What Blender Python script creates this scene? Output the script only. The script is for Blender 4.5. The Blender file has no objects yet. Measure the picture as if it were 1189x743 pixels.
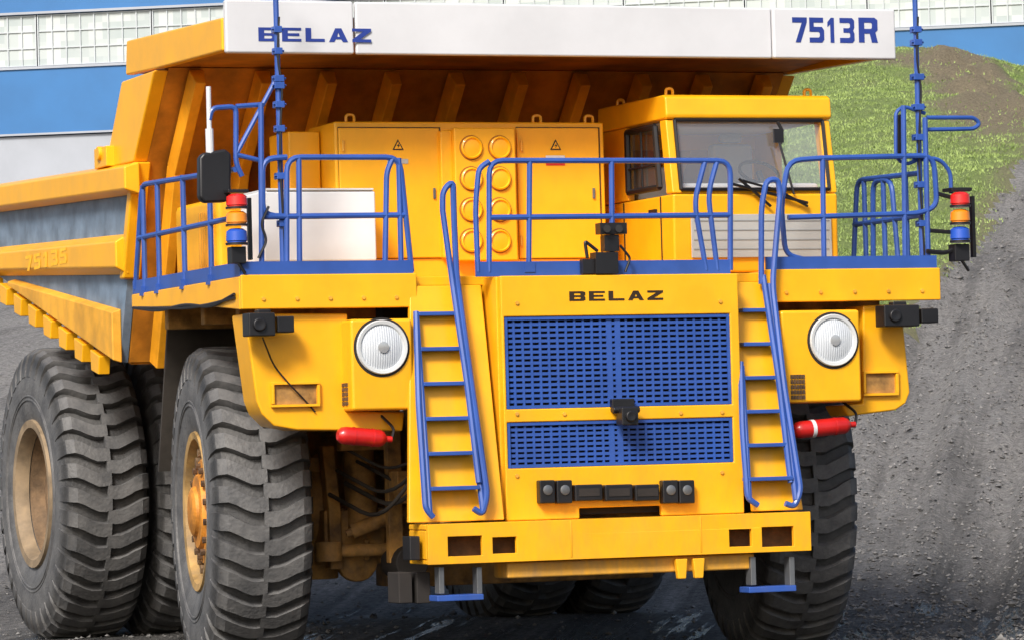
import bpy, bmesh, math, random
from mathutils import Vector, Matrix, noise
random.seed(7)
sc = bpy.context.scene; col = sc.collection
R = math.radians; sin, cos, pi = math.sin, math.cos, math.pi
# ------------------------------------------------------------------ camera
F = 4700.0; AL = R(21); PT = math.atan(150 / F); RO = .027
CP = Vector((-13.96, -36.47, 2.02))
fw = Vector((sin(AL) * cos(PT), cos(AL) * cos(PT), sin(PT)))
r0 = Vector((cos(AL), -sin(AL), 0)); u0 = r0.cross(fw)
rt = r0 * cos(RO) - u0 * sin(RO); up = u0 * cos(RO) + r0 * sin(RO)
fh = Vector((sin(AL), cos(AL), 0))
cam = bpy.data.objects.new('camera', bpy.data.cameras.new('camera')); col.objects.link(cam)
m3 = Matrix((rt, up, -fw)).transposed()
cam.matrix_world = Matrix.Translation(CP) @ m3.to_4x4()
cam.data.sensor_width = 36; cam.data.lens = 36 * F / 1189; cam.data.clip_end = 6000; cam.data.clip_start = 1
sc.camera = cam
def ray(px, py): return fw + rt * ((px - 594.5) / F) - up * ((py - 371.5) / F)
def P(px, py, Y):
    d = ray(px, py); return CP + d * ((Y - CP.y) / d.y)
def PX(px, py, X):
    d = ray(px, py); return CP + d * ((X - CP.x) / d.x)
# ------------------------------------------------------------------ materials
def pmat(name, c, rough=.45, metal=0, var=.12, scale=2.5, dust=0.0, bump=0.0, bscale=40, coat=0, spec=.5, c2=None, dcol=(.17, .14, .11)):
    m = bpy.data.materials.new(name); m.use_nodes = True
    nt = m.node_tree; N = nt.nodes; L = nt.links
    b = N['Principled BSDF']
    g = N.new('ShaderNodeNewGeometry')
    n = N.new('ShaderNodeTexNoise'); n.inputs['Scale'].default_value = scale; n.inputs['Detail'].default_value = 6; n.inputs['Roughness'].default_value = .6
    L.new(g.outputs['Position'], n.inputs['Vector'])
    r = N.new('ShaderNodeValToRGB')
    lo = c2 if c2 else tuple(x * (1 - var) for x in c); hi = tuple(min(1, x * (1 + var * .5)) for x in c)
    r.color_ramp.elements[0].position = .35; r.color_ramp.elements[1].position = .65
    r.color_ramp.elements[0].color = (*lo, 1); r.color_ramp.elements[1].color = (*hi, 1)
    L.new(n.outputs['Fac'], r.inputs['Fac'])
    out = r.outputs['Color']
    if dust > 0:
        s = N.new('ShaderNodeSeparateXYZ'); L.new(g.outputs['Position'], s.inputs[0])
        mr = N.new('ShaderNodeMapRange'); mr.inputs['From Min'].default_value = .3; mr.inputs['From Max'].default_value = 3.4
        mr.inputs['To Min'].default_value = 1; mr.inputs['To Max'].default_value = .2
        L.new(s.outputs['Z'], mr.inputs['Value'])
        mp = N.new('ShaderNodeMapping'); mp.inputs['Scale'].default_value = (1, 1, .35); L.new(g.outputs['Position'], mp.inputs[0])
        n2 = N.new('ShaderNodeTexNoise'); n2.inputs['Scale'].default_value = 6; n2.inputs['Detail'].default_value = 8; n2.inputs['Roughness'].default_value = .7
        L.new(mp.outputs[0], n2.inputs['Vector'])
        mr2 = N.new('ShaderNodeMapRange'); mr2.inputs['From Min'].default_value = .38; mr2.inputs['From Max'].default_value = .75
        mr2.inputs['To Max'].default_value = dust
        L.new(n2.outputs['Fac'], mr2.inputs['Value'])
        mu = N.new('ShaderNodeMath'); mu.operation = 'MULTIPLY'; L.new(mr.outputs[0], mu.inputs[0]); L.new(mr2.outputs[0], mu.inputs[1])
        mx = N.new('ShaderNodeMix'); mx.data_type = 'RGBA'; L.new(mu.outputs[0], mx.inputs['Factor']); L.new(out, mx.inputs['A'])
        mx.inputs['B'].default_value = (*dcol, 1); out = mx.outputs['Result']
    L.new(out, b.inputs['Base Color'])
    rr = N.new('ShaderNodeMapRange'); rr.inputs['To Min'].default_value = max(.03, rough - .1); rr.inputs['To Max'].default_value = min(1, rough + .12)
    L.new(n.outputs['Fac'], rr.inputs['Value']); L.new(rr.outputs[0], b.inputs['Roughness'])
    b.inputs['Metallic'].default_value = metal; b.inputs['Coat Weight'].default_value = coat; b.inputs['Specular IOR Level'].default_value = spec
    if bump > 0:
        n3 = N.new('ShaderNodeTexNoise'); n3.inputs['Scale'].default_value = bscale; n3.inputs['Detail'].default_value = 5
        L.new(g.outputs['Position'], n3.inputs['Vector'])
        bp = N.new('ShaderNodeBump'); bp.inputs['Strength'].default_value = bump; bp.inputs['Distance'].default_value = .02
        L.new(n3.outputs['Fac'], bp.inputs['Height']); L.new(bp.outputs[0], b.inputs['Normal'])
    return m
M = {}
M['yel'] = pmat('yellow_paint', (.97, .46, .007), .36, var=.08, dust=.5, bump=.06, bscale=4, coat=.15, dcol=(.42, .24, .06))
M['yeld'] = pmat('dusty_yellow_paint', (.82, .40, .03), .55, var=.25, dust=.8, bump=.1, bscale=15, dcol=(.32, .21, .11))
M['ora'] = pmat('orange_rib_paint', (.86, .36, .011), .5, var=.25, bump=.05, bscale=8)
M['wal'] = pmat('shade_toned_wall', (.52, .20, .012), .6, var=.4, bump=.08, bscale=8)  # darkened body tone: shade between ribs and under canopy is in the colour
M['mud'] = pmat('muddy_chassis', (.44, .23, .055), .7, var=.7, scale=4.0, dust=.8, bump=.4, bscale=12, dcol=(.17, .125, .085))
M['blu'] = pmat('blue_paint', (.028, .09, .37), .4, var=.15, dust=.15, coat=.1)
M['blug'] = pmat('dusty_blue_panel', (.17, .24, .33), .6, var=.35, scale=3, bump=.05)
M['whi'] = pmat('white_paint', (.66, .67, .69), .4, var=.07, scale=1.2)
M['whb'] = pmat('white_box_paint', (.82, .84, .86), .4, var=.06, scale=1.5)
M['gry'] = pmat('grey_plastic', (.42, .43, .42), .5, var=.06)
M['gry2'] = pmat('grey_slat_gap', (.26, .27, .27), .6, var=.06)
M['lgr'] = pmat('light_grey_paint', (.62, .64, .64), .45, var=.06)
M['blk'] = pmat('black_plastic', (.012, .012, .014), .4, var=.2)
M['hos'] = pmat('dusty_hose', (.05, .042, .034), .7, var=.4)
M['drk'] = pmat('dark_recess', (.024, .02, .018), .8, var=.3)
M['rimr'] = pmat('muddy_rim', (.29, .21, .125), .7, var=.4, scale=4, dust=.5, bump=.15, dcol=(.19, .16, .12))
M['rimf'] = pmat('dusty_wheel_rim', (.46, .28, .09), .65, var=.45, scale=4, dust=.7, bump=.15, dcol=(.22, .17, .12))
M['rust'] = pmat('brown_hub', (.10, .055, .026), .75, var=.5, scale=6, bump=.3)
M['rusl'] = pmat('muddy_brown_hub', (.20, .125, .065), .75, var=.5, scale=5, bump=.3)
M['gask'] = pmat('amber_gasket', (.36, .13, .012), .7, var=.2)
M['hub'] = pmat('dirty_orange_hub', (.68, .26, .022), .55, var=.45, scale=7, bump=.15, dust=.5, dcol=(.2, .13, .08))
M['red'] = pmat('red_paint', (.58, .014, .012), .35, var=.2, coat=.3)
M['redl'] = pmat('red_lens', (.75, .02, .015), .2, var=.1, coat=.4)
M['oral'] = pmat('orange_lens', (.9, .27, .01), .2, var=.1, coat=.4)
M['blul'] = pmat('blue_lens', (.02, .09, .5), .2, var=.1, coat=.4)
M['navy'] = pmat('navy_lettering', (.018, .045, .27), .5, var=.1)
M['blkt'] = pmat('black_lettering', (.03, .015, .005), .5, var=.1)
M['seat'] = pmat('cab_interior', (.42, .41, .39), .8, var=.2)
M['steel'] = pmat('grey_steel', (.20, .21, .22), .4, .6, var=.2)
M['chr'] = pmat('bright_reflector', (.75, .76, .78), .2, .7, var=.05)
M['faint'] = pmat('faded_lettering', (.94, .50, .035), .6, var=.3, scale=14, c2=(.97, .46, .007))
def tyremat():
    m = bpy.data.materials.new('tyre_rubber'); m.use_nodes = True; nt = m.node_tree; N = nt.nodes; L = nt.links; b = N['Principled BSDF']
    tc = N.new('ShaderNodeTexCoord'); s = N.new('ShaderNodeSeparateXYZ'); L.new(tc.outputs['Object'], s.inputs[0])
    cm = N.new('ShaderNodeCombineXYZ'); L.new(s.outputs['Y'], cm.inputs[0]); L.new(s.outputs['Z'], cm.inputs[1])
    ln = N.new('ShaderNodeVectorMath'); ln.operation = 'LENGTH'; L.new(cm.outputs[0], ln.inputs[0])
    n = N.new('ShaderNodeTexNoise'); n.inputs['Scale'].default_value = 4; n.inputs['Detail'].default_value = 9; n.inputs['Roughness'].default_value = .72; L.new(tc.outputs['Object'], n.inputs['Vector'])
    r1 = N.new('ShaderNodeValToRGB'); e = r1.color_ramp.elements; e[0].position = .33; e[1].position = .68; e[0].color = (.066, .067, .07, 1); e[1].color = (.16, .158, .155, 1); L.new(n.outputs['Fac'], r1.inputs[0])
    r2 = N.new('ShaderNodeValToRGB'); e = r2.color_ramp.elements; e[0].position = .33; e[1].position = .7; e[0].color = (.026, .026, .027, 1); e[1].color = (.065, .063, .06, 1); L.new(n.outputs['Fac'], r2.inputs[0])  # darker ramp for the grooves: their shade is put into the rubber colour
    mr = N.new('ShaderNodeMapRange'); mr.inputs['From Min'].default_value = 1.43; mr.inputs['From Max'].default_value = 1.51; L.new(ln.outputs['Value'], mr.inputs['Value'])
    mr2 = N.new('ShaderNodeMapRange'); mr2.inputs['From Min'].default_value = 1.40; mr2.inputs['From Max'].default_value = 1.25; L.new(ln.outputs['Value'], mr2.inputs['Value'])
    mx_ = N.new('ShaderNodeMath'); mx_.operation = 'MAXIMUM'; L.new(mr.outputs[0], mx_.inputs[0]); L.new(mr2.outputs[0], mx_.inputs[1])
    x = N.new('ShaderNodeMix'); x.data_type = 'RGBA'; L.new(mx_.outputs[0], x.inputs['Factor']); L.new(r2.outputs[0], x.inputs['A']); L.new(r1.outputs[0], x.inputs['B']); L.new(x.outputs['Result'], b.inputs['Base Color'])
    b.inputs['Roughness'].default_value = .58
    n3 = N.new('ShaderNodeTexNoise'); n3.inputs['Scale'].default_value = 28; n3.inputs['Detail'].default_value = 6; L.new(tc.outputs['Object'], n3.inputs['Vector'])
    bp = N.new('ShaderNodeBump'); bp.inputs['Strength'].default_value = .4; bp.inputs['Distance'].default_value = .02; L.new(n3.outputs['Fac'], bp.inputs['Height']); L.new(bp.outputs[0], b.inputs['Normal'])
    return m
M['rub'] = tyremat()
def glassmat(name, tint, dif, tr, g0):
    m = bpy.data.materials.new(name); m.use_nodes = True; nt = m.node_tree; N = nt.nodes; L = nt.links
    o = N['Material Output']; N.remove(N['Principled BSDF'])
    t = N.new('ShaderNodeBsdfTransparent'); t.inputs[0].default_value = (*tint, 1)
    d = N.new('ShaderNodeBsdfDiffuse'); d.inputs[0].default_value = (*dif, 1)
    gl = N.new('ShaderNodeBsdfGlossy'); gl.inputs['Roughness'].default_value = .03; gl.inputs[0].default_value = (.9, .95, 1, 1)
    lw = N.new('ShaderNodeLayerWeight'); lw.inputs[0].default_value = .35
    mr = N.new('ShaderNodeMapRange'); mr.inputs['To Min'].default_value = g0; mr.inputs['To Max'].default_value = .6; L.new(lw.outputs['Fresnel'], mr.inputs['Value'])
    a = N.new('ShaderNodeMixShader'); a.inputs[0].default_value = tr; L.new(t.outputs[0], a.inputs[1]); L.new(d.outputs[0], a.inputs[2])
    b = N.new('ShaderNodeMixShader'); L.new(mr.outputs[0], b.inputs[0]); L.new(a.outputs[0], b.inputs[1]); L.new(gl.outputs[0], b.inputs[2])
    L.new(b.outputs[0], o.inputs[0]); return m
M['gls'] = glassmat('cab_glass', (.95, .96, .97), (.62, .64, .64), .17, .10)
M['glsd'] = glassmat('tinted_glass', (.5, .52, .52), (.3, .3, .3), .06, .18)
def lensmat():
    m = pmat('fluted_lens', (.62, .66, .70), .18, var=.05, coat=.5)
    nt = m.node_tree; N = nt.nodes; L = nt.links
    w = N.new('ShaderNodeTexWave'); w.bands_direction = 'X'; w.inputs['Scale'].default_value = 14; w.inputs['Distortion'].default_value = .3
    g = N.new('ShaderNodeNewGeometry'); L.new(g.outputs['Position'], w.inputs['Vector'])
    b = N.new('ShaderNodeBump'); b.inputs['Strength'].default_value = .3; b.inputs['Distance'].default_value = .02
    L.new(w.outputs['Fac'], b.inputs['Height']); L.new(b.outputs[0], N['Principled BSDF'].inputs['Normal']); return m
M['lens'] = lensmat()
# ------------------------------------------------------------------ mesh builder
def fillet(pts, r, n=4):
    pts = [Vector(p) for p in pts]
    if r <= 0 or len(pts) < 3: return pts
    out = [pts[0]]
    for i in range(1, len(pts) - 1):
        a, b, c = pts[i - 1], pts[i], pts[i + 1]
        da, dc = a - b, c - b
        l = min(r, da.length * .48, dc.length * .48)
        p = b + da.normalized() * l; q = b + dc.normalized() * l
        for k in range(n + 1):
            t = k / n; out.append(p * (1 - t) ** 2 + b * (2 * t * (1 - t)) + q * t * t)
    out.append(pts[-1]); return out
class MB:
    def __init__(s): s.bm = bmesh.new()
    def f(s, vs):
        try: return s.bm.faces.new(vs)
        except ValueError: return None
    def hexa(s, p):
        v = [s.bm.verts.new(q) for q in p]
        for q in ((3, 2, 1, 0), (4, 5, 6, 7), (0, 1, 5, 4), (1, 2, 6, 5), (2, 3, 7, 6), (3, 0, 4, 7)): s.f([v[i] for i in q])
        return s
    def box(s, x0, x1, y0, y1, z0, z1):
        return s.hexa([(x0, y0, z0), (x1, y0, z0), (x1, y1, z0), (x0, y1, z0), (x0, y0, z1), (x1, y0, z1), (x1, y1, z1), (x0, y1, z1)])
    def fbox(s, px0, py0, px1, py1, Y, dep):
        xm, ym = (px0 + px1) / 2, (py0 + py1) / 2
        return s.box(P(px0, ym, Y).x, P(px1, ym, Y).x, Y, Y + dep, P(xm, py1, Y).z, P(xm, py0, Y).z)
    def loop2(s, A, B):
        a = [s.bm.verts.new(q) for q in A]; b = [s.bm.verts.new(q) for q in B]
        s.f(a[::-1]); s.f(b); n = len(a)
        for i in range(n): s.f([a[i], a[(i + 1) % n], b[(i + 1) % n], b[i]])
        return s
    def prismx(s, prof, x0, x1): return s.loop2([(x0, y, z) for y, z in prof], [(x1, y, z) for y, z in prof])
    def prismy(s, prof, y0, y1): return s.loop2([(x, y0, z) for x, z in prof], [(x, y1, z) for x, z in prof])
    def fpoly(s, pts, Y, dep):
        q = [P(a, b, Y) for a, b in pts]
        return s.prismy([(v.x, v.z) for v in q], Y, Y + dep)
    def tube(s, pts, r, n=8, fil=0.0):
        pts = fillet(pts, fil)
        q = [pts[0]]
        for p in pts[1:]:
            if (p - q[-1]).length > 1e-4: q.append(p)
        pts = q
        if len(pts) < 2: return s
        T = [(pts[min(i + 1, len(pts) - 1)] - pts[max(i - 1, 0)]).normalized() for i in range(len(pts))]
        a = T[0].orthogonal().normalized(); rings = []
        for i, p in enumerate(pts):
            a = (a - T[i] * a.dot(T[i])).normalized(); b = T[i].cross(a)
            rings.append([s.bm.verts.new(p + (a * cos(2 * pi * k / n) + b * sin(2 * pi * k / n)) * r) for k in range(n)])
        for i in range(len(rings) - 1):
            for k in range(n): s.f([rings[i][k], rings[i][(k + 1) % n], rings[i + 1][(k + 1) % n], rings[i + 1][k]])
        s.f(rings[0][::-1]); s.f(rings[-1]); return s
    def cyl(s, p0, p1, r, n=14): return s.tube([p0, p1], r, n)
    def lathe(s, prof, n, o, ax, close=False):
        o = Vector(o); ax = Vector(ax).normalized(); a = ax.orthogonal().normalized(); b = ax.cross(a); rings = []
        for r, t in prof:
            if r < 1e-5: rings.append([s.bm.verts.new(o + ax * t)])
            else: rings.append([s.bm.verts.new(o + ax * t + (a * cos(2 * pi * k / n) + b * sin(2 * pi * k / n)) * r) for k in range(n)])
        for i in range(len(rings) - 1):
            A, B = rings[i], rings[i + 1]
            for k in range(n):
                k2 = (k + 1) % n
                if len(A) == 1 and len(B) > 1: s.f([A[0], B[k], B[k2]])
                elif len(B) == 1 and len(A) > 1: s.f([A[k], B[0], A[k2]])
                elif len(A) > 1: s.f([A[k], A[k2], B[k2], B[k]])
        if close:
            A, B = rings[-1], rings[0]
            for k in range(n): s.f([A[k], A[(k + 1) % n], B[(k + 1) % n], B[k]])
        return s
    def plate(s, xs, zs, holes, y0, y1):
        xs = sorted(set(xs)); zs = sorted(set(zs)); V = {}
        def v(i, j, k):
            if (i, j, k) not in V: V[i, j, k] = s.bm.verts.new((xs[i], (y0, y1)[k], zs[j]))
            return V[i, j, k]
        nx, nz = len(xs) - 1, len(zs) - 1
        def solid(i, j):
            if i < 0 or j < 0 or i >= nx or j >= nz: return False
            cx, cz = (xs[i] + xs[i + 1]) / 2, (zs[j] + zs[j + 1]) / 2
            return not any(a < cx < b and c < cz < d for a, b, c, d in holes)
        for i in range(nx):
            for j in range(nz):
                if not solid(i, j): continue
                s.f([v(i, j, 0), v(i + 1, j, 0), v(i + 1, j + 1, 0), v(i, j + 1, 0)])
                s.f([v(i, j, 1), v(i, j + 1, 1), v(i + 1, j + 1, 1), v(i + 1, j, 1)])
                if not solid(i - 1, j): s.f([v(i, j, 0), v(i, j + 1, 0), v(i, j + 1, 1), v(i, j, 1)])
                if not solid(i + 1, j): s.f([v(i + 1, j, 0), v(i + 1, j, 1), v(i + 1, j + 1, 1), v(i + 1, j + 1, 0)])
                if not solid(i, j - 1): s.f([v(i, j, 0), v(i, j, 1), v(i + 1, j, 1), v(i + 1, j, 0)])
                if not solid(i, j + 1): s.f([v(i, j + 1, 0), v(i + 1, j + 1, 0), v(i + 1, j + 1, 1), v(i, j + 1, 1)])
        return s
    def build(s, name, mat, parent=None, bev=0.0, ang=35, smooth=True):
        bmesh.ops.recalc_face_normals(s.bm, faces=s.bm.faces[:])
        me = bpy.data.meshes.new(name); s.bm.to_mesh(me); s.bm.free()
        if smooth:
            me.polygons.foreach_set('use_smooth', [True] * len(me.polygons)); me.set_sharp_from_angle(angle=R(ang))
        me.materials.append(M[mat] if isinstance(mat, str) else mat)
        o = bpy.data.objects.new(name, me); col.objects.link(o)
        if parent: o.parent = parent
        if bev > 0:
            b = o.modifiers.new('bevel', 'BEVEL'); b.width = bev; b.segments = 2; b.limit_method = 'ANGLE'; b.angle_limit = R(40); b.harden_normals = True
        return o
BOWL = [(.3, 1), (.85, 1), (1, .9), (1, .62), (.92, .5), (1, .38), (1, .1), (.85, 0), (.3, 0), (.3, .2), (.65, .2), (.7, .24), (.7, .37), (.65, .41), (.3, .41), (.3, .59), (.65, .59), (.7, .63), (.7, .76), (.65, .8), (.3, .8)]
GL = {'E': [[(0, 0), (1, 0), (1, .2), (.3, .2), (.3, .4), (.9, .4), (.9, .6), (.3, .6), (.3, .8), (1, .8), (1, 1), (0, 1)]],
      'L': [[(0, 0), (1, 0), (1, .22), (.3, .22), (.3, 1), (0, 1)]],
      'Z': [[(0, 0), (1, 0), (1, .22), (.42, .22), (1, .8), (1, 1), (0, 1), (0, .78), (.58, .78), (0, .2)]],
      'B': [[(0, 0), (.3, 0), (.3, .2), (.3, .41), (.3, .59), (.3, .8), (.3, 1), (0, 1)], BOWL],
      'A': [[(0, 0), (.28, 0), (.36, .2), (.5, .2), (.5, .38), (.43, .38), (.5, .68), (.5, 1), (.34, 1)], [(1, 0), (.66, 1), (.5, 1), (.5, .68), (.57, .38), (.5, .38), (.5, .2), (.64, .2), (.72, 0)]],
      'R': [[(0, 0), (.3, 0), (.3, .36), (.3, .55), (.3, .8), (.3, 1), (0, 1)], [(.3, 1), (.85, 1), (1, .9), (1, .5), (.88, .41), (1, 0), (.68, 0), (.58, .36), (.3, .36), (.3, .55), (.65, .55), (.7, .6), (.7, .76), (.65, .8), (.3, .8)]],
      '7': [[(0, 1), (1, 1), (1, .82), (.55, 0), (.2, 0), (.65, .79), (0, .79)]],
      '5': [[(0, 0), (.85, 0), (1, .12), (1, .5), (.85, .63), (.3, .63), (.3, .8), (.95, .8), (.95, 1), (0, 1), (0, .43), (.62, .43), (.7, .38), (.7, .25), (.62, .2), (0, .2)]],
      '1': [[(.35, 0), (.7, 0), (.7, 1), (.42, 1), (.1, .82), (.1, .62), (.35, .74)]],
      '3': [[(0, 1), (.85, 1), (1, .9), (1, .62), (.92, .5), (1, .38), (1, .1), (.85, 0), (0, 0), (0, .2), (.62, .2), (.7, .24), (.7, .37), (.62, .41), (.25, .41), (.25, .59), (.62, .59), (.7, .63), (.7, .76), (.62, .8), (0, .8)]]}
def textmesh(s, a0, a1, z0, z1, lev, mat, parent, face='y', gap=.18, wid=None):
    ws = [wid.get(ch, 1) if wid else 1 for ch in s]
    tot = sum(ws) + gap * (len(s) - 1); m = MB(); x = 0
    for ch, w in zip(s, ws):
        for poly in GL.get(ch, []):
            vs = []
            for (u, v) in poly:
                t = (x + u * w) / tot; q = a0 + (a1 - a0) * t; z = z0 + (z1 - z0) * v
                vs.append(m.bm.verts.new((q, lev, z) if face == 'y' else (lev, q, z)))
            m.f(vs)
        x += w + gap
    bmesh.ops.remove_doubles(m.bm, verts=m.bm.verts[:], dist=.0005)
    return m.build('lettering', mat, parent, smooth=False)
def ftext(s, px0, py0, px1, py1, Y, mat, parent, **k):
    xm, ym = (px0 + px1) / 2, (py0 + py1) / 2
    return textmesh(s, P(px0, ym, Y).x, P(px1, ym, Y).x, P(xm, py1, Y).z, P(xm, py0, Y).z, Y, mat, parent, **k)
# ================================================================== THE TRUCK
truck = bpy.data.objects.new('dump_truck', None); col.objects.link(truck)
truck['label'] = 'huge yellow mining dump truck with blue railings and white canopy board standing on gravel'
truck['category'] = 'truck'
T = truck
# ------------------------------------------------------------------ dump body
m = MB()
m.prismx([(.44, 5.72), (1.27, 4.87), (2.08, 2.98), (2.18, 3.02), (1.36, 4.92), (.54, 5.76)], -3.21, 3.21)
m.prismx([(2.10, 2.96), (8.6, 4.43), (8.6, 4.53), (2.17, 3.06)], -3.19, 3.19)
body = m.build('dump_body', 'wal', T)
for sx in (-1, 1):
    m = MB(); a, b = sorted((3.3 * sx, 3.22 * sx))
    m.prismx([(1.28, 4.86), (2.09, 2.98), (8.6, 4.44), (8.6, 5.1)], a, b); m.build('side_panel', 'blug', body)
    def beam(y0, a0, b0, y1, a1, b1, xo, ch=.05):
        xi = 3.3 * sx; xo = xo * sx
        return MB().hexa([(xi, y0, a0), (xo, y0, a0 + ch), (xo, y1, a1 + ch), (xi, y1, a1), (xi, y0, b0), (xo, y0, b0 - ch), (xo, y1, b1 - ch), (xi, y1, b1)])
    beam(1.20, 4.57, 4.89, 8.6, 4.81, 5.13, 3.46).build('side_rail', 'yel', body, .02)
    beam(1.66, 3.81, 4.225, 7.6, 4.09, 4.41, 3.44, .08).build('side_beam', 'yel', body, .02)
    beam(2.00, 2.97, 3.50, 6.2, 3.90, 4.00, 3.40, .03).build('bottom_beam', 'yeld', body, .015)
    m = MB(); a, b = sorted((3.36 * sx, 3.18 * sx))
    m.prismx([(1.22, 4.885), (1.36, 4.885), (1.84, 3.78), (1.69, 3.78)], a, b); m.build('corner_post', 'yel', body, .02)
    m = MB(); a, b = sorted((3.35 * sx, 3.2 * sx))
    m.prismx([(.46, 5.70), (1.62, 5.70), (2.3, 4.9), (1.26, 4.89)], a, b); m.build('gusset_plate', 'yel', body, .02)
    m = MB(); a, b = sorted((3.43 * sx, 3.3 * sx)); m.box(a, b, 1.95, 2.4, 4.9, 5.1); m.cyl((a - .03, 2.18, 5.04), (b + .03, 2.18, 5.04), .07); m.build('hinge_bracket', 'yel', body, .01)
    for k in range(9):
        y = 2.5 + k * .62; z = 2.98 + (y - 2.08) * .2255
        m = MB(); a, b = sorted((3.40 * sx, 3.28 * sx)); m.prismx([(y, z - .02), (y + .34, z + .06), (y + .32, z - .15), (y + .05, z - .2)], a, b)
        m.build('edge_tab', 'yel', body, .01)
textmesh('75135', 5.2, 3.5, 4.03, 4.19, -3.444, 'faint', body, face='x', gap=.3)
for k in range(10):
    x = -2.95 + k * 5.9 / 9
    m = MB(); w = .075
    for (ya, za, yb, zb) in ((.40, 5.70, 1.22, 4.86), (1.225, 4.855, 2.02, 2.98)):
        n = Vector((0, -(za - zb), -(yb - ya))).normalized() * .2
        m.hexa([(x - w, ya, za), (x + w, ya, za), (x + w, yb, zb), (x - w, yb, zb), (x - w * .7, ya + n.y, za + n.z), (x + w * .7, ya + n.y, za + n.z), (x + w * .7, yb + n.y, zb + n.z), (x - w * .7, yb + n.y, zb + n.z)])
    m.build('rib', 'ora', body, .012)
m = MB(); m.prismx([(-1.72, 5.78), (-1.72, 5.97), (1.40, 6.03), (1.46, 5.76), (.44, 5.73)], -3.24, 3.24)
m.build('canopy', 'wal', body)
for sx in (-1, 1):
    a, b = sorted((3.34 * sx, 3.245 * sx))
    MB().prismx([(-1.72, 5.66), (-1.72, 5.96), (1.44, 6.08), (1.50, 5.75), (.45, 5.71)], a, b).build('canopy_lip', 'yel', body, .02)
for (a, b, dy) in ((262, 411, 0), (413, 896, .012), (898, 1040, -.015)):
    m = MB(); Y = -1.8 + dy
    x0, x1 = P(a, 35, Y).x, P(b, 35, Y).x
    m.box(x0, x1, Y, -1.725, 5.635, 6.115); m.build('canopy_board', 'whi', body, .02)
ftext('BELAZ', 300, 33, 431, 49, -1.804, 'navy', body, gap=.22)
ftext('7513', 920, 21, 992, 50, -1.819, 'navy', body, gap=.16, wid={'1': .75})
ftext('R', 997, 21, 1019, 50, -1.819, 'navy', body)
# ------------------------------------------------------------------ chassis
m = MB()
for s in (-1, 1): m.box(min(s * .75, s * 1.1), max(s * .75, s * 1.1), -2.4, 7.6, 1.45, 2.35)
m.box(-1.1, 1.1, -2.4, -2.1, 1.05, 1.5)
m.box(-1.1, 1.1, 1.2, 1.6, 1.6, 2.2)
fr = m.build('frame', 'mud', T, .02)
m = MB(); m.box(-.7, .7, -2.05, 1.0, 1.1, 3.3); m.box(-1.7, 1.7, -1.2, .6, 2.7, 3.45); m.build('engine_block', 'drk', T, .03)
m = MB(); m.box(-2.1, 2.1, -.28, .28, .98, 1.42); m.box(-1.3, 1.3, -.35, .35, .75, 1.2)
for s in (-1, 1):
    m.cyl((s * 2.05, -.02, .85), (s * 2.05, -.02, 2.0), .24, 18); m.cyl((s * 2.0, 0, 1.53), (s * 2.5, 0, 1.53), .42, 22)
    m.box(min(s * 1.5, s * 2.1), max(s * 1.5, s * 2.1), -.55, -.28, 1.15, 1.5)
    for z in (1.05, 1.2, 1.35): m.cyl((s * 1.7, -.6, z), (s * 1.7, -.55, z), .03, 6)
    m.lathe([(.0, -.05), (.2, -.05), (.2, .05), (.12, .09), (0, .09)], 20, (s * 1.75, -.42, 1.02), (0, -1, 0))
ax = m.build('axle', 'mud', T, .02)
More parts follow.
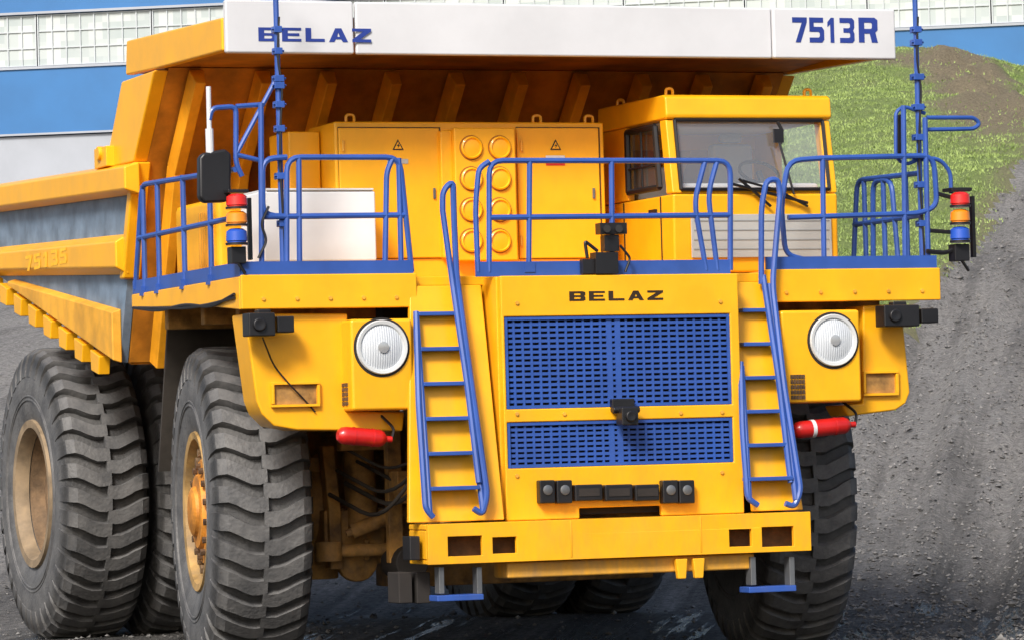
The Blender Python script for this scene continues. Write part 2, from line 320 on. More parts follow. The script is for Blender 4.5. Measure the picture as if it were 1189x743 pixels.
for s in (-1, 1):
    m = MB(); m.cyl((s * 1.72, -.55, 1.3), (s * 1.72, -.4, 2.4), .15, 18); m.cyl((s * 1.72, -.4, 2.2), (s * 1.72, -.25, 3.3), .23, 18)
    m.lathe([(.23, -.04), (.27, -.04), (.27, .04), (.23, .04)], 18, (s * 1.72, -.4, 2.24), (0, .1, 1), True)
    m.build('suspension_cylinder', 'mud', T)
    m = MB(); m.cyl((s * .5, -.72, 1.12), (s * 2.1, -.65, 1.12), .06); m.lathe([(.0, -.09), (.13, -.09), (.13, .09), (0, .09)], 16, (s * 2.1, -.65, 1.12), (0, 0, 1)); m.build('tie_rod', 'mud', T)
    for (dx, dz, rr) in ((0, 0, .022), (.08, .12, .018), (-.12, .2, .018), (.16, -.1, .02), (.05, .35, .014)):
        m = MB(); m.tube([(s * (1.3 + dx), -2.0, 2.3 + dz), (s * (1.55 + dx), -1.9, 1.8 + dz * .5), (s * (1.7 + dx), -1.4, 1.5 + dz), (s * (1.9 + dx), -.6, 1.75 + dz)], rr, 8, .3); m.build('hose', 'hos', T)
    m = MB(); m.box(min(s * 1.25, s * 1.45), max(s * 1.25, s * 1.45), -2.2, -1.9, 1.1, 2.5); m.build('frame_bracket', 'mud', T, .02)
    m = MB(); m.prismx([(-1.3, 1.5), (-.9, 1.5), (-.5, 2.6), (-.9, 2.6)], min(s * 1.2, s * 1.3), max(s * 1.2, s * 1.3)); m.build('frame_gusset', 'mud', T, .01)
    m = MB(); m.cyl((s * 1.45, -1.15, 1.0), (s * 1.45, -.7, 1.0), .16, 18); m.build('air_dryer', 'drk', T, .01)
    m = MB(); m.box(min(s * 1.3, s * 1.65), max(s * 1.3, s * 1.65), -1.35, -1.1, 1.55, 1.85); m.build('valve_block', 'mud', T, .015)
    m = MB(); m.prismx([(-.62, .95), (-.45, .95), (-.45, 1.5), (-.3, 2.1), (-.45, 2.1), (-.6, 1.5)], min(s * 1.95, s * 2.07), max(s * 1.95, s * 2.07)); m.build('steering_arm', 'mud', T, .012)
    m = MB(); m.cyl((s * 1.2, -.9, 1.55), (s * 1.9, -.75, 1.3), .07, 12); m.cyl((s * 1.5, -.836, 1.443), (s * 1.95, -.74, 1.28), .035, 10); m.build('steering_cylinder', 'mud', T)
    m = MB(); m.box(min(s * 1.48, s * 1.62), max(s * 1.48, s * 1.62), -1.0, -.9, 1.0, 2.9); m.build('frame_strut', 'mud', T, .01)
    m = MB(); m.box(min(s * 1.5, s * 2.0), max(s * 1.5, s * 2.0), -.8, -.66, 2.05, 2.2); m.build('cross_link', 'mud', T, .01)
    for (xx, zz, ww, hh_) in ((1.42, 2.25, .18, .22), (1.9, 2.5, .14, .3), (1.36, 1.25, .2, .2)):
        m = MB(); m.box(s * xx - ww / 2, s * xx + ww / 2, -1.45, -1.25, zz, zz + hh_); m.cyl((s * xx, -1.46, zz + hh_ / 2), (s * xx, -1.52, zz + hh_ / 2), .05, 10); m.build('valve', 'mud', T, .01)
    a, b = sorted((s * 1.15, s * 2.0))
    m = MB(); m.box(a, b, .34, .40, 1.5, 3.2); m.build('splash_plate', 'mud', T, .01)
m = MB(); m.cyl((-1.5, 5.3, 1.7), (1.5, 5.3, 1.7), .78, 28); m.cyl((-2.6, 5.3, 1.7), (2.6, 5.3, 1.7), .5, 24); m.build('axle', 'mud', T)
for s in (-1, 1):
    MB().box(min(s * 1.25, s * 2.2), max(s * 1.25, s * 2.2), 1.7, 3.2, 1.4, 2.5).build('fuel_tank', 'mud', T, .08)
for s in (-1, 1):
    a, b = sorted((s * 3.1, s * 1.75))
    MB().hexa([(a, 1.5, 1.9), (b, 1.5, 1.9), (b, 1.54, 1.9), (a, 1.54, 1.9), (a, 1.0, 3.5), (b, 1.0, 3.5), (b, 1.04, 3.5), (a, 1.04, 3.5)]).build('mud_flap', 'hos', T)
    a, b = sorted((s * 3.2, s * 1.9))
    for y in (-1.6, -.5, .7): MB().box(a, b, y, y + .12, 3.25, 3.5).build('deck_bearer', 'mud', T, .01)
# ------------------------------------------------------------------ wheels
NL = 37
def tyre_mb():
    m = MB()
    half = [(.70, .37), (.76, .41), (.92, .45), (1.12, .465), (1.28, .455), (1.39, .425), (1.445, .375), (1.46, .28)]
    prof = [(r, -x) for r, x in half] + [(1.46, 0)] + [(r, x) for r, x in half[::-1]] + [(.68, .3), (.68, -.3)]
    m.lathe(prof, 96, (0, 0, 0), (1, 0, 0), True)
    for q in (.98, 1.02):
        for s in (-1, 1): m.lathe([(q, s * .452), (q + .008, s * .466), (q + .02, s * .466), (q + .028, s * .455)], 96, (0, 0, 0), (1, 0, 0))
    for s in (-1, 1):
        for k in range(NL):
            th = 2 * pi * (k + (.5 if s > 0 else 0)) / NL
            st = [(1.24, .460, 0, 1, .010, 0, .064), (1.35, .446, .3, .95, .026, 0, .064), (1.428, .400, .75, .66, .064, .002, .060), (1.456, .34, 1, .10, .075, .008, .055),
                  (1.459, .27, 1, 0, .078, .024, .053), (1.46, .20, 1, 0, .078, .044, .052), (1.46, .12, 1, 0, .078, .062, .052), (1.46, .05, 1, 0, .078, .064, .052), (1.46, -.02, 1, 0, .078, .055, .050)]
            rings = []
            for (r, x, nr, nx, h, dt, hw) in st:
                t = th + dt * 1.25 + random.uniform(-.0025, .0025)
                def pt(rr, xx, a): return (xx * s, rr * cos(a), rr * sin(a))
                b = .02
                rings.append([m.bm.verts.new(q) for q in (pt(r - nr * b, x - nx * b, t - hw), pt(r + nr * h, x + nx * h * .5, t - hw * .86), pt(r + nr * h, x + nx * h * .5, t + hw * .86), pt(r - nr * b, x - nx * b, t + hw))])
            for i in range(len(rings) - 1):
                for a in range(3): m.f([rings[i][a], rings[i][a + 1], rings[i + 1][a + 1], rings[i + 1][a]])
            m.f(rings[0]); m.f(rings[-1])
    return m
tyre0 = None
def wheel(x, y, z, s, rz, kind):
    global tyre0
    m = MB()
    if kind == 'f': m.lathe([(.69, -.3), (.76, -.39), (.745, -.43), (.68, -.42), (.655, -.35), (.64, -.24)], 56, (0, 0, 0), (-s, 0, 0))
    else: m.lathe([(.69, -.3), (.79, -.40), (.78, -.45), (.70, -.445), (.67, -.38), (.66, -.30)], 56, (0, 0, 0), (-s, 0, 0))
    w = m.build('wheel', 'rimf' if kind == 'f' else 'rimr', T)
    w.location = (x, y, z); w.rotation_euler = (0, 0, rz)
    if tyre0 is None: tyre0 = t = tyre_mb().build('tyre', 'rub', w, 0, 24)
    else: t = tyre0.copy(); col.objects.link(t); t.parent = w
    t.rotation_euler = (random.uniform(0, 6), 0, 0)
    if kind == 'f':
        m = MB(); m.lathe([(.641, -.235), (.62, -.24), (.55, -.25), (.46, -.25)], 48, (0, 0, 0), (-s, 0, 0)); m.build('wheel_disc', 'rust', w)
        m = MB(); m.lathe([(.51, -.245), (.51, -.33), (.48, -.36), (.36, -.37), (.34, -.41), (.24, -.42), (.225, -.45), (.18, -.47), (0, -.475)], 40, (0, 0, 0), (-s, 0, 0)); m.build('hub', 'hub', w)
        for k in range(20):
            a = 2 * pi * k / 20
            m = MB(); c = Vector((0, cos(a) * .575, sin(a) * .575)); m.cyl(c + Vector((s * .24, 0, 0)), c + Vector((s * .36, 0, 0)), .042, 6); m.build('wheel_nut', 'rusl', w)
        for k in range(14):
            a = 2 * pi * (k + .5) / 14
            m = MB(); c = Vector((0, cos(a) * .42, sin(a) * .42)); m.cyl(c + Vector((s * .35, 0, 0)), c + Vector((s * .41, 0, 0)), .032, 6); m.build('wheel_nut', 'rust', w)
    else:
        m = MB(); m.lathe([(.662, -.29), (.645, -.20), (.62, -.12), (.5, -.11), (.48, -.17), (.34, -.19), (.30, -.10), (0, -.10)], 48, (0, 0, 0), (-s, 0, 0)); m.build('hub', 'rusl', w)
    return w
wheel(-2.75, 0, 1.52, -1, R(-8), 'f'); wheel(2.75, 0, 1.52, 1, R(-9), 'f')
for s in (-1, 1):
    wheel(s * 2.97, 5.3, 1.69, s, 0, 'r'); wheel(s * 1.95, 5.3, 1.69, s, 0, 'r')
# ------------------------------------------------------------------ decks
def deck(x0, x1, y0, y1):
    d = MB().box(x0, x1, y0 + .05, y1, 3.52, 3.60).build('deck', 'yel', T, .01)
    s = -1 if x0 < 0 else 1
    MB().box(x0, x1, y0, y0 + .045, 3.31, 3.612).build('fascia', 'yel', d, .012)
    xo = x0 if s < 0 else x1
    a, b = sorted((xo, xo - s * .04))
    MB().prismx([(y0 + .05, 3.31), (y0 + .05, 3.60), (y1, 3.60), (y1, 3.47), (y0 + 1.3, 3.40)], a - .004 * (s < 0), b + .004 * (s > 0)).build('fascia', 'yel', d, .01)
    MB().box(x0 + .02, x1 - .02, y0 + .03, y0 + .05, 3.614, 3.73).build('toe_board', 'blu', d)
    MB().box(*sorted((xo - s * .01, xo - s * .03)), y0 + .06, y1, 3.604, 3.73).build('toe_board', 'blu', d)
    for k in range(5):
        x = x0 + .2 + (x1 - x0 - .4) * k / 4
        m = MB(); m.cyl((x, y0 - .014, 3.40), (x, y0 + .002, 3.40), .018, 6); m.build('bolt', 'yeld', d)
    return d
deck(-3.44, -1.80, -2.45, 1.1); deck(1.62, 3.42, -2.45, 1.1)
d = MB().box(-1.79, 1.60, -2.35, .8, 3.50, 3.585).build('deck', 'yel', T, .01)
MB().fbox(553, 303, 848, 320, -2.62, .03).build('toe_board', 'blu', d)
for k in range(2):
    MB().tube([(-3.46, -2.3, 3.45 - .03 * k), (-3.47, -1.6, 3.36 + .03 * k), (-3.46, -.8, 3.43 - .04 * k), (-3.47, .1, 3.40 + .03 * k), (-3.46, 1.0, 3.47)], .014, 6, .3).build('cable', 'blk', T)
MB().tube([P(305, 392, -2.6), P(318, 425, -2.37), P(338, 448, -2.41), P(352, 462, -2.37), P(366, 478, -2.37)], .008, 6, .1).build('cable', 'blk', T)
# ------------------------------------------------------------------ front panel
YG = -2.75
def rx(px, py=450, Y=YG): return P(px, py, Y).x
def rz_(py, px=719, Y=YG): return P(px, py, Y).z
gx0, gx1 = rx(588), rx(850); zA, zB = rz_(366), rz_(472); zC, zD = rz_(487), rz_(540)
x0, x1 = gx0 - .03, gx1 + .09; zt, zb = 3.565, 1.40
hol = [(gx0, gx1, zB, zA), (gx0, gx1, zD, zC), (rx(673, 590), rx(768, 590), rz_(600), rz_(588))]
xs = [x0, x1]; zs = [zb, zt]
for h in hol: xs += h[:2]; zs += h[2:]
pan = MB().plate(xs, zs, hol, YG, YG + .06).build('radiator_panel', 'yel', T, .012)
m = MB(); m.box(x0 - .02, x0 + .03, YG + .065, -1.7, zb, zt - .005); m.box(x1 - .03, x1 + .02, YG + .065, -1.7, zb, zt - .005); m.box(x0 + .035, x1 - .035, YG + .065, -2.36, zt - .06, zt - .008)
m.build('panel_side', 'yel', pan, .01)
MB().box(x0 + .04, x1 - .04, YG + .14, YG + .2, zb + .02, zt - .08).build('radiator_core', 'drk', pan)
for (za, zb2, rows) in ((zB, zA, 16), (zD, zC, 8)):
    m = MB(); n = 26
    for i in range(n + 1):
        x = gx0 + .012 + (gx1 - gx0 - .024) * i / n; w = .010 if i not in (12, 13) else .026
        m.box(x - w, x + w, YG + .03, YG + .05, za + .004, zb2 - .004)
    for j in range(rows + 1):
        z = za + .02 + (zb2 - za - .04) * j / rows
        m.box(gx0 + .004, gx1 - .004, YG + .033, YG + .053, z - .0135, z + .0135)
    for (a, b, c, e) in ((gx0 + .003, gx0 + .03, za + .003, zb2 - .003), (gx1 - .03, gx1 - .003, za + .003, zb2 - .003)): m.box(a, b, YG + .012, YG + .027, c, e)
    for (a, b, c, e) in ((gx0 + .032, gx1 - .032, za + .003, za + .03), (gx0 + .032, gx1 - .032, zb2 - .03, zb2 - .003)): m.box(a, b, YG + .012, YG + .027, c, e)
    m.build('grille', 'blu', pan)
ftext('BELAZ', 661, 338, 770, 349, YG - .004, 'blkt', pan, gap=.22)
for (a, b, kind) in ((627, 645, 0), (647, 665, 0), (668, 700, 1), (703, 735, 1), (738, 766, 1), (770, 788, 0), (789, 807, 0)):
    l = MB().fbox(a, 557 if not kind else 562, b, 584 if not kind else 581, YG - .10, .095).build('marker_lamp', 'blk', pan, .012)
    mm = MB(); c = P((a + b) / 2, 571, YG - .1)
    if kind: mm.box(c.x - .10, c.x + .10, YG - .108, YG - .101, c.z - .035, c.z + .035)
    else: mm.lathe([(.045, 0), (.045, .01), (.03, .016), (0, .016)], 16, (c.x, YG - .1, c.z + .02), (0, -1, 0))
    mm.build('lamp_lens', 'drk' if kind else 'steel', pan)
for (a, c) in ((600, 352), (836, 350), (600, 480), (838, 478), (600, 552), (838, 548), (655, 480), (790, 479)):
    q = P(a, c, YG); m = MB(); m.cyl(q + Vector((0, -.014, 0)), q + Vector((0, .002, 0)), .018, 6); m.build('bolt', 'yeld', pan)
c = P(722, 478, YG)
m = MB(); m.box(c.x - .11, c.x + .11, YG - .05, YG + .02, c.z + .0, c.z + .12); m.box(c.x - .08, c.x + .08, YG - .2, YG - .05, c.z - .12, c.z + .04); m.cyl((c.x - .13, YG - .1, c.z + .02), (c.x + .13, YG - .1, c.z + .02), .03)
m.lathe([(.05, 0), (.05, .03), (.03, .03), (0, .02)], 16, (c.x, YG - .2, c.z - .04), (0, -1, 0)); m.build('camera_unit', 'blk', T, .01)
# sensor unit on the deck edge
Y = -2.72
m = MB(); m.fbox(697, 259, 728, 272, Y, .12); m.fbox(702, 273, 719, 292, Y + .02, .1); m.fbox(692, 293, 718, 318, Y - .04, .14); m.fbox(677, 301, 690, 318, Y, .08); m.tube([P(694, 292, Y), P(679, 280, Y), P(682, 300, Y)], .016, 8, .03); m.tube([P(720, 285, Y), P(732, 300, Y), P(726, 316, Y)], .012, 8, .03)
m.cyl(P(705, 266, Y - .01), P(705, 266, Y - .05), .035, 12); m.cyl(P(719, 266, Y - .01), P(719, 266, Y - .05), .035, 12)
m.build('sensor_unit', 'blk', T, .012)
# ------------------------------------------------------------------ bumper
YB = -3.05
def bx(px): return P(px, 625, YB).x
B0, B1 = bx(497), bx(942)
bz0, bz1 = 1.03, 1.385
hh = []
for (a, b, c, e) in ((520, 560, 622, 645), (572, 600, 623, 642), (847, 873, 614, 634), (885, 922, 611, 634)):
    xm = (a + b) / 2; hh.append((bx(a), bx(b), P(xm, e, YB).z, P(xm, c, YB).z))
xs = [B0, B1]; zs = [bz0, bz1]
for h in hh: xs += h[:2]; zs += h[2:]
bum = MB().plate(xs, zs, hh, YB, YB + .05).build('bumper', 'yel', T, .012)
m = MB(); m.box(B0, B1, YB + .055, YB + .5, bz1 - .05, bz1 - .002); m.box(B0, B1, YB + .055, YB + .5, bz0 + .002, bz0 + .04)
m.box(B0, B0 + .05, YB + .055, YB + .5, bz0 + .045, bz1 - .055); m.box(B1 - .05, B1, YB + .055, YB + .5, bz0 + .045, bz1 - .055); m.build('bumper_box', 'yel', bum, .01)
MB().box(B0 + .06, B1 - .06, YB + .2, YB + .3, bz0 + .045, bz1 - .055).build('bumper_core', 'rust', bum)
m = MB(); m.box(-1.2, 1.2, YB + .1, YB + .45, .88, bz0 - .004); m.build('cross_beam', 'yeld', bum, .02)
for sx in (-1, 1):
    a, b = sorted((sx * .62, sx * .635))
    m = MB(); m.prismx([(YB - .006, bz0 + .03), (YB - .006, bz1 - .02), (YB - .002, bz1 - .01), (YB - .002, bz0 + .02)], a, b); m.build('weld_seam', 'yel', bum)
for (a, b) in ((786, 800), (806, 820)):
    c = P(a, 655, YB); e = P(b, 655, YB)
    MB().prismy([(c.x, 1.0), (e.x, 1.0), (e.x - .02, .82), (c.x + .02, .82)], YB + .02, YB + .08).build('tow_lug', 'yel', bum, .01)
m = MB(); m.fbox(476, 622, 488, 650, YB + .1, .2); m.build('side_lamp', 'blk', bum, .01)
for (a, b, top, bot) in ((508, 562, 662, 697), (870, 925, 650, 687)):
    st = MB().fbox(a, bot - 7, b, bot, YB + .02, .22).build('step', 'blu', bum, .008)
    for q in (a + 2, b - 8):
        MB().fbox(q, top - 4, q + 6, bot - 8, YB + .06, .12).build('step_bracket', 'steel', bum, .005)
for q in (463, 484): MB().fbox(q, 664, q + 16, 700, YB + .35, .3).build('splash_guard', 'drk', bum, .01)
# ------------------------------------------------------------------ stairs and ladders
def ladder(sg, TL, TR, BL, BR, rung, hand, plate):
    m = MB(); m.hexa(plate); pl = m.build('stair_plate', 'yel', T, .01)
    m = MB(); m.tube([P(*TL), P(*BL)], .028); m.tube([P(*TR), P(*BR)], .028); l = m.build('ladder', 'blu', T)
    for i in range(6):
        t = i / 5
        a = P(rung[0] + (rung[2] - rung[0]) * t, rung[4] + (rung[5] - rung[4]) * t, -2.55 - .40 * t); b = P(rung[1] + (rung[3] - rung[1]) * t, rung[4] + (rung[5] - rung[4]) * t - 1.5, -2.55 - .40 * t)
        z = (a.z + b.z) / 2
        MB().box(a.x, b.x, a.y - .03, a.y + .14, z - .018, z + .018).build('rung', 'blu', l, .006)
    for h in hand:
        MB().tube([P(*q) for q in h], .028, 8, .12).build('handrail', 'blu', l)
def pl(x0t, x1t, x0b, x1b): 
    return [(x0b, -2.86, 1.40), (x1b, -2.86, 1.40), (x1b, -2.80, 1.40), (x0b, -2.80, 1.40), (x0t, -2.43, 3.50), (x1t, -2.43, 3.50), (x1t, -2.37, 3.50), (x0t, -2.37, 3.50)]
ladder(-1, (483, 362, -2.55), (529, 330, -2.5), (499, 596, -2.98), (561, 594, -2.98), (485, 533, 500, 556, 365, 567),
       [[(514, 245, -2.5), (514, 222, -2.5), (526, 210, -2.5), (527, 250, -2.5), (530, 320, -2.55), (548, 450, -2.78), (566, 575, -2.98), (560, 597, -2.98), (550, 590, -2.98)],
        [(514, 245, -2.5), (524, 318, -2.55), (543, 450, -2.78), (556, 560, -2.95)],
        [(483, 362, -2.55), (486, 470, -2.78), (494, 590, -2.98), (503, 600, -2.98)]],
       pl(-1.86, -1.18, -2.08, -1.18))
ladder(1, (861, 425, -2.7), (893, 330, -2.5), (870, 580, -2.98), (924, 580, -2.98), (861, 889, 869, 920, 361, 556),
       [[(884, 330, -2.5), (884, 240, -2.5), (890, 210, -2.5), (903, 208, -2.5), (906, 225, -2.5), (897, 330, -2.55), (911, 450, -2.78), (930, 570, -2.98), (922, 588, -2.98), (912, 584, -2.98)],
        [(860, 420, -2.7), (862, 500, -2.85), (868, 578, -2.98), (880, 586, -2.98)],
        [(886, 320, -2.5), (904, 440, -2.75), (918, 560, -2.95)]],
       pl(1.24, 1.66, 1.24, 1.74))
# ------------------------------------------------------------------ fenders and headlights
def headlight(px, py, Y, hx0, hx1, hy0, hy1):
    c0 = P(px, py, Y)
    h = MB().fbox(hx0, hy0, hx1, hy1, Y, .62).build('headlight_housing', 'yel', T, .03)
    m = MB(); m.lathe([(.19, -.01), (.235, -.01), (.24, .02), (.232, .035), (.205, .03), (.195, .01)], 44, c0, (0, -1, 0)); m.build('headlight_ring', 'lgr', h)
    m = MB(); m.lathe([(.235, .002), (.262, .002), (.262, .006), (.235, .006)], 44, c0, (0, -1, 0)); m.build('headlight_gasket', 'drk', h)
    m = MB(); m.lathe([(.20, 0), (.20, .012), (.15, .03), (.08, .045), (0, .05)], 44, c0, (0, -1, 0)); m.build('headlight_lens', 'lens', h)
    m = MB(); m.lathe([(.05, .05), (.05, .06), (.02, .062), (0, .062)], 20, c0, (0, -1, 0)); m.build('headlight_bulb', 'chr', h)
    return h
hl = headlight(443, 403, -2.6, 408, 480, 370, 476)
hr = headlight(967, 395, -2.6, 908, 1000, 360, 467)
def ventgrid(o, u, v, n, par):
    m = MB(); o = Vector(o)
    for i in range(n):
        for j in range(n):
            p = o + u * ((i + .12) / n) + v * ((j + .12) / n); q = u * (.76 / n); w = v * (.76 / n); nn = u.cross(v).normalized() * .012
            if nn.y > 0 or nn.x > 0: nn = -nn
            m.hexa([p, p + q, p + q + w, p + w, p + nn, p + q + nn, p + q + w + nn, p + w + nn])
    m.build('vent_grid', 'rust', par)
a = P(918, 464, -2.6); b = P(935, 464, -2.6); c = P(918, 434, -2.6)
ventgrid(a, Vector((b.x - a.x, 0, 0)), Vector((0, 0, c.z - a.z)), 5, hr)
xs_ = P(408, 423, -2.6).x
a = PX(386, 472, xs_); b = PX(405, 472, xs_); c = PX(386, 445, xs_)
ventgrid(a, Vector((0, b.y - a.y, 0)), Vector((0, 0, c.z - a.z)), 5, hl)
def fender(pts, rec, Y, dep):
    f = MB().fpoly(pts, Y, dep).build('fender', 'yel', T, .02)
    a, b, c, e = rec
    m = MB(); m.fbox(a, c, b, c + 3, Y - .045, .043); m.fbox(a, e - 3, b, e, Y - .045, .043); m.fbox(a, c + 3.3, a + 3, e - 3.3, Y - .045, .043); m.fbox(b - 3, c + 3.3, b, e - 3.3, Y - .045, .043)
    m.build('recess_frame', 'yel', f, .004)
    MB().fbox(a + 3.2, c + 3.2, b - 3.2, e - 3.2, Y - .006, .005).build('recess_shade_panel', 'mud', f)  # flat panel in a darker tone; the recess shade is put into its colour
    return f
fender([(284, 364), (404, 364), (404, 477), (470, 478), (468, 500), (345, 499), (318, 494), (304, 480), (298, 465)], (316, 372, 443, 472), -2.35, .4)
fender([(1002, 355), (1047, 353), (1057, 455), (1052, 468), (1040, 476), (985, 483), (978, 470), (1002, 468)], (1003, 1044, 430, 459), -2.35, .4)
# under-fender boxes and sensors
for (a, b, c, e) in ((289, 342, 363, 390), (1027, 1090, 354, 379)):
    m = MB(); m.fbox(a, c, b - 22, e, -2.66, .2); m.fbox(b - 20, c + 4, b, e - 4, -2.62, .16); m.fbox(a + 10, c - 4, a + 26, c + 5, -2.6, .1)
    q = P(a + 12, (c + e) / 2, -2.66); m.lathe([(.06, 0), (.06, .03), (.03, .03), (0, .02)], 16, q, (0, -1, 0))
    m.build('sensor_unit', 'blk', T, .012)
# fire extinguishers
for (a, pa, b, pb, lab) in ((397, 505, 446, 509, 0), (926, 499, 985, 493, 1)):
    A = P(a, pa, -2.5); Bq = P(b, pb, -2.5); dr = (Bq - A).normalized(); L_ = (Bq - A).length
    m = MB(); m.lathe([(0, -.045), (.045, -.04), (.072, -.01), (.08, .03), (.08, L_ - .05), (.064, L_ - .01), (.028, L_ + .02), (.028, L_ + .07), (0, L_ + .07)], 22, A, dr)
    e = m.build('fire_extinguisher', 'red', T)
    for t in (.25, .7):
        wd = .07 if lab and t < .5 else .04
        m = MB(); m.lathe([(.082, L_ * t), (.084, L_ * t), (.084, L_ * (t + wd)), (.082, L_ * (t + wd))], 22, A, dr, True)
        m.build('label_band' if lab and t < .5 else 'clamp_band', 'whi' if lab and t < .5 else 'red', e)
    m = MB(); m.tube([Bq + dr * .07, Bq + dr * .12 + Vector((0, .05, .1)), Bq + Vector((0, .2, .25))], .014, 6, .06); m.build('discharge_hose', 'blk', e)
# ------------------------------------------------------------------ cab
m = MB()
x0, x1 = 1.0, 2.70
m.prismx([(-1.76, 3.62), (-1.78, 4.36), (-.02, 4.36), (-.02, 3.62)], x0, x1)
cab = m.build('cab', 'yel', T, .025)
for xa, xb in ((x0, x0 + .1), (x1 - .10, x1)):
    m = MB(); m.prismx([(-1.775, 4.365), (-1.65, 5.065), (-1.50, 5.065), (-1.62, 4.365)], xa, xb); m.build('cab_pillar', 'yel', cab, .015)
MB().box(x0, x0 + .07, -.69, -.03, 4.365, 5.065).build('door_panel', 'yel', cab, .01)
MB().box(x1 - .07, x1, -.55, -.03, 4.365, 5.065).build('cab_pillar', 'yel', cab, .01)
m = MB(); m.box(x0 + .075, x1 - .075, -.10, -.03, 4.365, 4.5); m.build('cab_sill', 'lgr', cab)
m = MB(); m.box(x0 + .075, x1 - .075, -.10, -.03, 4.9, 5.065); m.build('cab_header', 'yel', cab)
m = MB(); m.box(x0 + .62, x0 + .70, -.10, -.03, 4.505, 4.895); m.build('cab_pillar', 'yel', cab)
m = MB(); m.prismx([(-1.76, 4.365), (-1.745, 4.41), (-1.70, 4.41), (-1.70, 4.365)], x0 + .105, x1 - .105); m.build('cab_sill', 'yel', cab)
m = MB(); m.prismx([(-1.665, 5.07), (-1.69, 5.10), (-1.67, 5.275), (-1.62, 5.30), (.0, 5.31), (.02, 5.07)], x0 - .008, x1 + .008); m.build('cab_roof', 'yel', cab, .03)
for x in (x0 + .12, x1 - .14):
    for y in (-1.4, -.2):
        m = MB(); m.tube([(x, y, 5.28), (x, y, 5.38), (x + .07, y, 5.38), (x + .07, y, 5.28)], .015, 6, .03); m.build('lifting_eye', 'yel', cab)
def pane(pts, name, mat, par):
    m = MB(); m.f([m.bm.verts.new(p) for p in pts]); return m.build(name, mat, par)
ws = [(x0 + .085, -1.765, 4.40), (x1 - .085, -1.765, 4.40), (x1 - .085, -1.655, 5.06), (x0 + .085, -1.655, 5.06)]
pane([(x, y + .03, z) for x, y, z in ws], 'windshield', 'gls', cab)
m = MB(); g = [(x, y - .012, z) for x, y, z in ws]
for i in range(4): m.tube([g[i], g[(i + 1) % 4]], .018, 6)
m.build('window_seal', 'blk', cab)
sw = [(x0 + .02, -1.48, 4.44), (x0 + .02, -.72, 4.44), (x0 + .02, -.72, 5.02), (x0 + .02, -1.40, 5.02)]
pane(sw, 'side_window', 'glsd', cab)
m = MB(); g = [(x0 - .005, y, z) for x, y, z in sw]
for i in range(4): m.tube([g[i], g[(i + 1) % 4]], .03, 6)
m.tube([(x0 - .005, -1.06, 4.46), (x0 - .005, -1.06, 5.0)], .013, 6); m.tube([(x0 - .005, -1.45, 4.66), (x0 - .005, -.73, 4.66)], .013, 6)
m.build('window_seal', 'blk', cab)
for (za, zb_) in ((3.7, 4.35),):
    m = MB(); m.box(x0 - .012, x0 - .003, -1.5, -1.49, za, zb_); m.box(x0 - .012, x0 - .003, -.6, -.59, za, zb_); m.box(x0 - .03, x0 - .003, -1.4, -1.25, 4.2, 4.24); m.build('door_trim', 'blk', cab)
MB().fbox(803, 249, 966, 299, -1.80, .018).build('grille_panel', 'gry', cab, .006)
for (a, b) in ((806, 883), (886, 963)):
    m = MB()
    for k in range(4): m.fbox(a, 256 + k * 11, b, 257.2 + k * 11, -1.805, .004)
    m.build('panel_slats', 'gry2', cab)
m = MB(); q = lambda a, b, y=-1.83: P(a, b, y)
m.tube([q(895, 240), q(870, 218), q(858, 208)], .014, 6); m.tube([q(850, 214), q(938, 236)], .014, 6); m.tube([q(938, 240), q(905, 222), q(862, 210)], .012, 6)
m.build('wiper', 'blk', cab)
m = MB(); m.tube([q(906, 168, -1.72), q(908, 152, -1.72), q(903, 142, -1.72)], .018, 6); m.fbox(899, 150, 910, 166, -1.74, .03); m.build('wiper_motor', 'blk', cab)
m = MB(); m.tube([q(905, 166, -1.76), q(922, 226, -1.84)], .012, 6); m.build('wiper', 'blk', cab)
m = MB(); m.box(1.95, 2.45, -.85, -.3, 4.37, 4.50); m.build('seat', 'seat', cab, .05)
m = MB(); m.box(1.98, 2.42, -.5, -.36, 4.48, 4.93); m.box(2.08, 2.32, -.5, -.38, 4.94, 5.03); m.build('seat_back', 'seat', cab, .05)
m = MB(); m.box(1.15, 1.5, -.6, -.25, 4.37, 4.7); m.build('control_box', 'lgr', cab, .03)
m = MB(); m.box(1.12, 2.58, -1.62, -1.3, 4.37, 4.47); m.build('dashboard', 'lgr', cab, .03)
m = MB(); m.lathe([(.18, -.012), (.205, -.012), (.205, .012), (.18, .012)], 24, (2.15, -1.2, 4.6), (0, -.6, .8), True); m.cyl((2.15, -1.3, 4.45), (2.15, -1.2, 4.6), .03); m.build('steering_wheel', 'blk', cab)
MB().box(x0 + .08, x1 - .08, -1.5, -.12, 5.045, 5.064).build('headliner', 'lgr', cab)
# ------------------------------------------------------------------ electrical cabinet
YC = -.9
cx0, cx1 = P(390, 220, YC).x, P(703, 220, YC).x; cz1 = P(545, 142, YC).z
cb = MB().box(cx0, cx1, YC, -.12, 3.6, cz1).build('electrical_cabinet', 'yel', T, .02)
for (a, b) in ((395, 512), (602, 697)):
    MB().fbox(a, 149, b, 300, YC - .03, .028).build('cabinet_door', 'yel', cb, .01)
    m = MB(); m.fbox(a - 1.2, 148, b + 1.2, 301, YC - .004, .003); m.build('door_gasket', 'rust', cb)
    m = MB(); c = P(b - 8, 225, YC - .03); m.box(c.x - .012, c.x + .012, YC - .05, YC - .031, c.z - .05, c.z + .05); m.build('door_handle', 'steel', cb, .004)
    for yy in (170, 280):
        c = P(a + 3, yy, YC - .03); m = MB(); m.cyl((c.x, YC - .04, c.z - .05), (c.x, YC - .04, c.z + .05), .014, 8); m.build('door_hinge', 'yeld', cb)
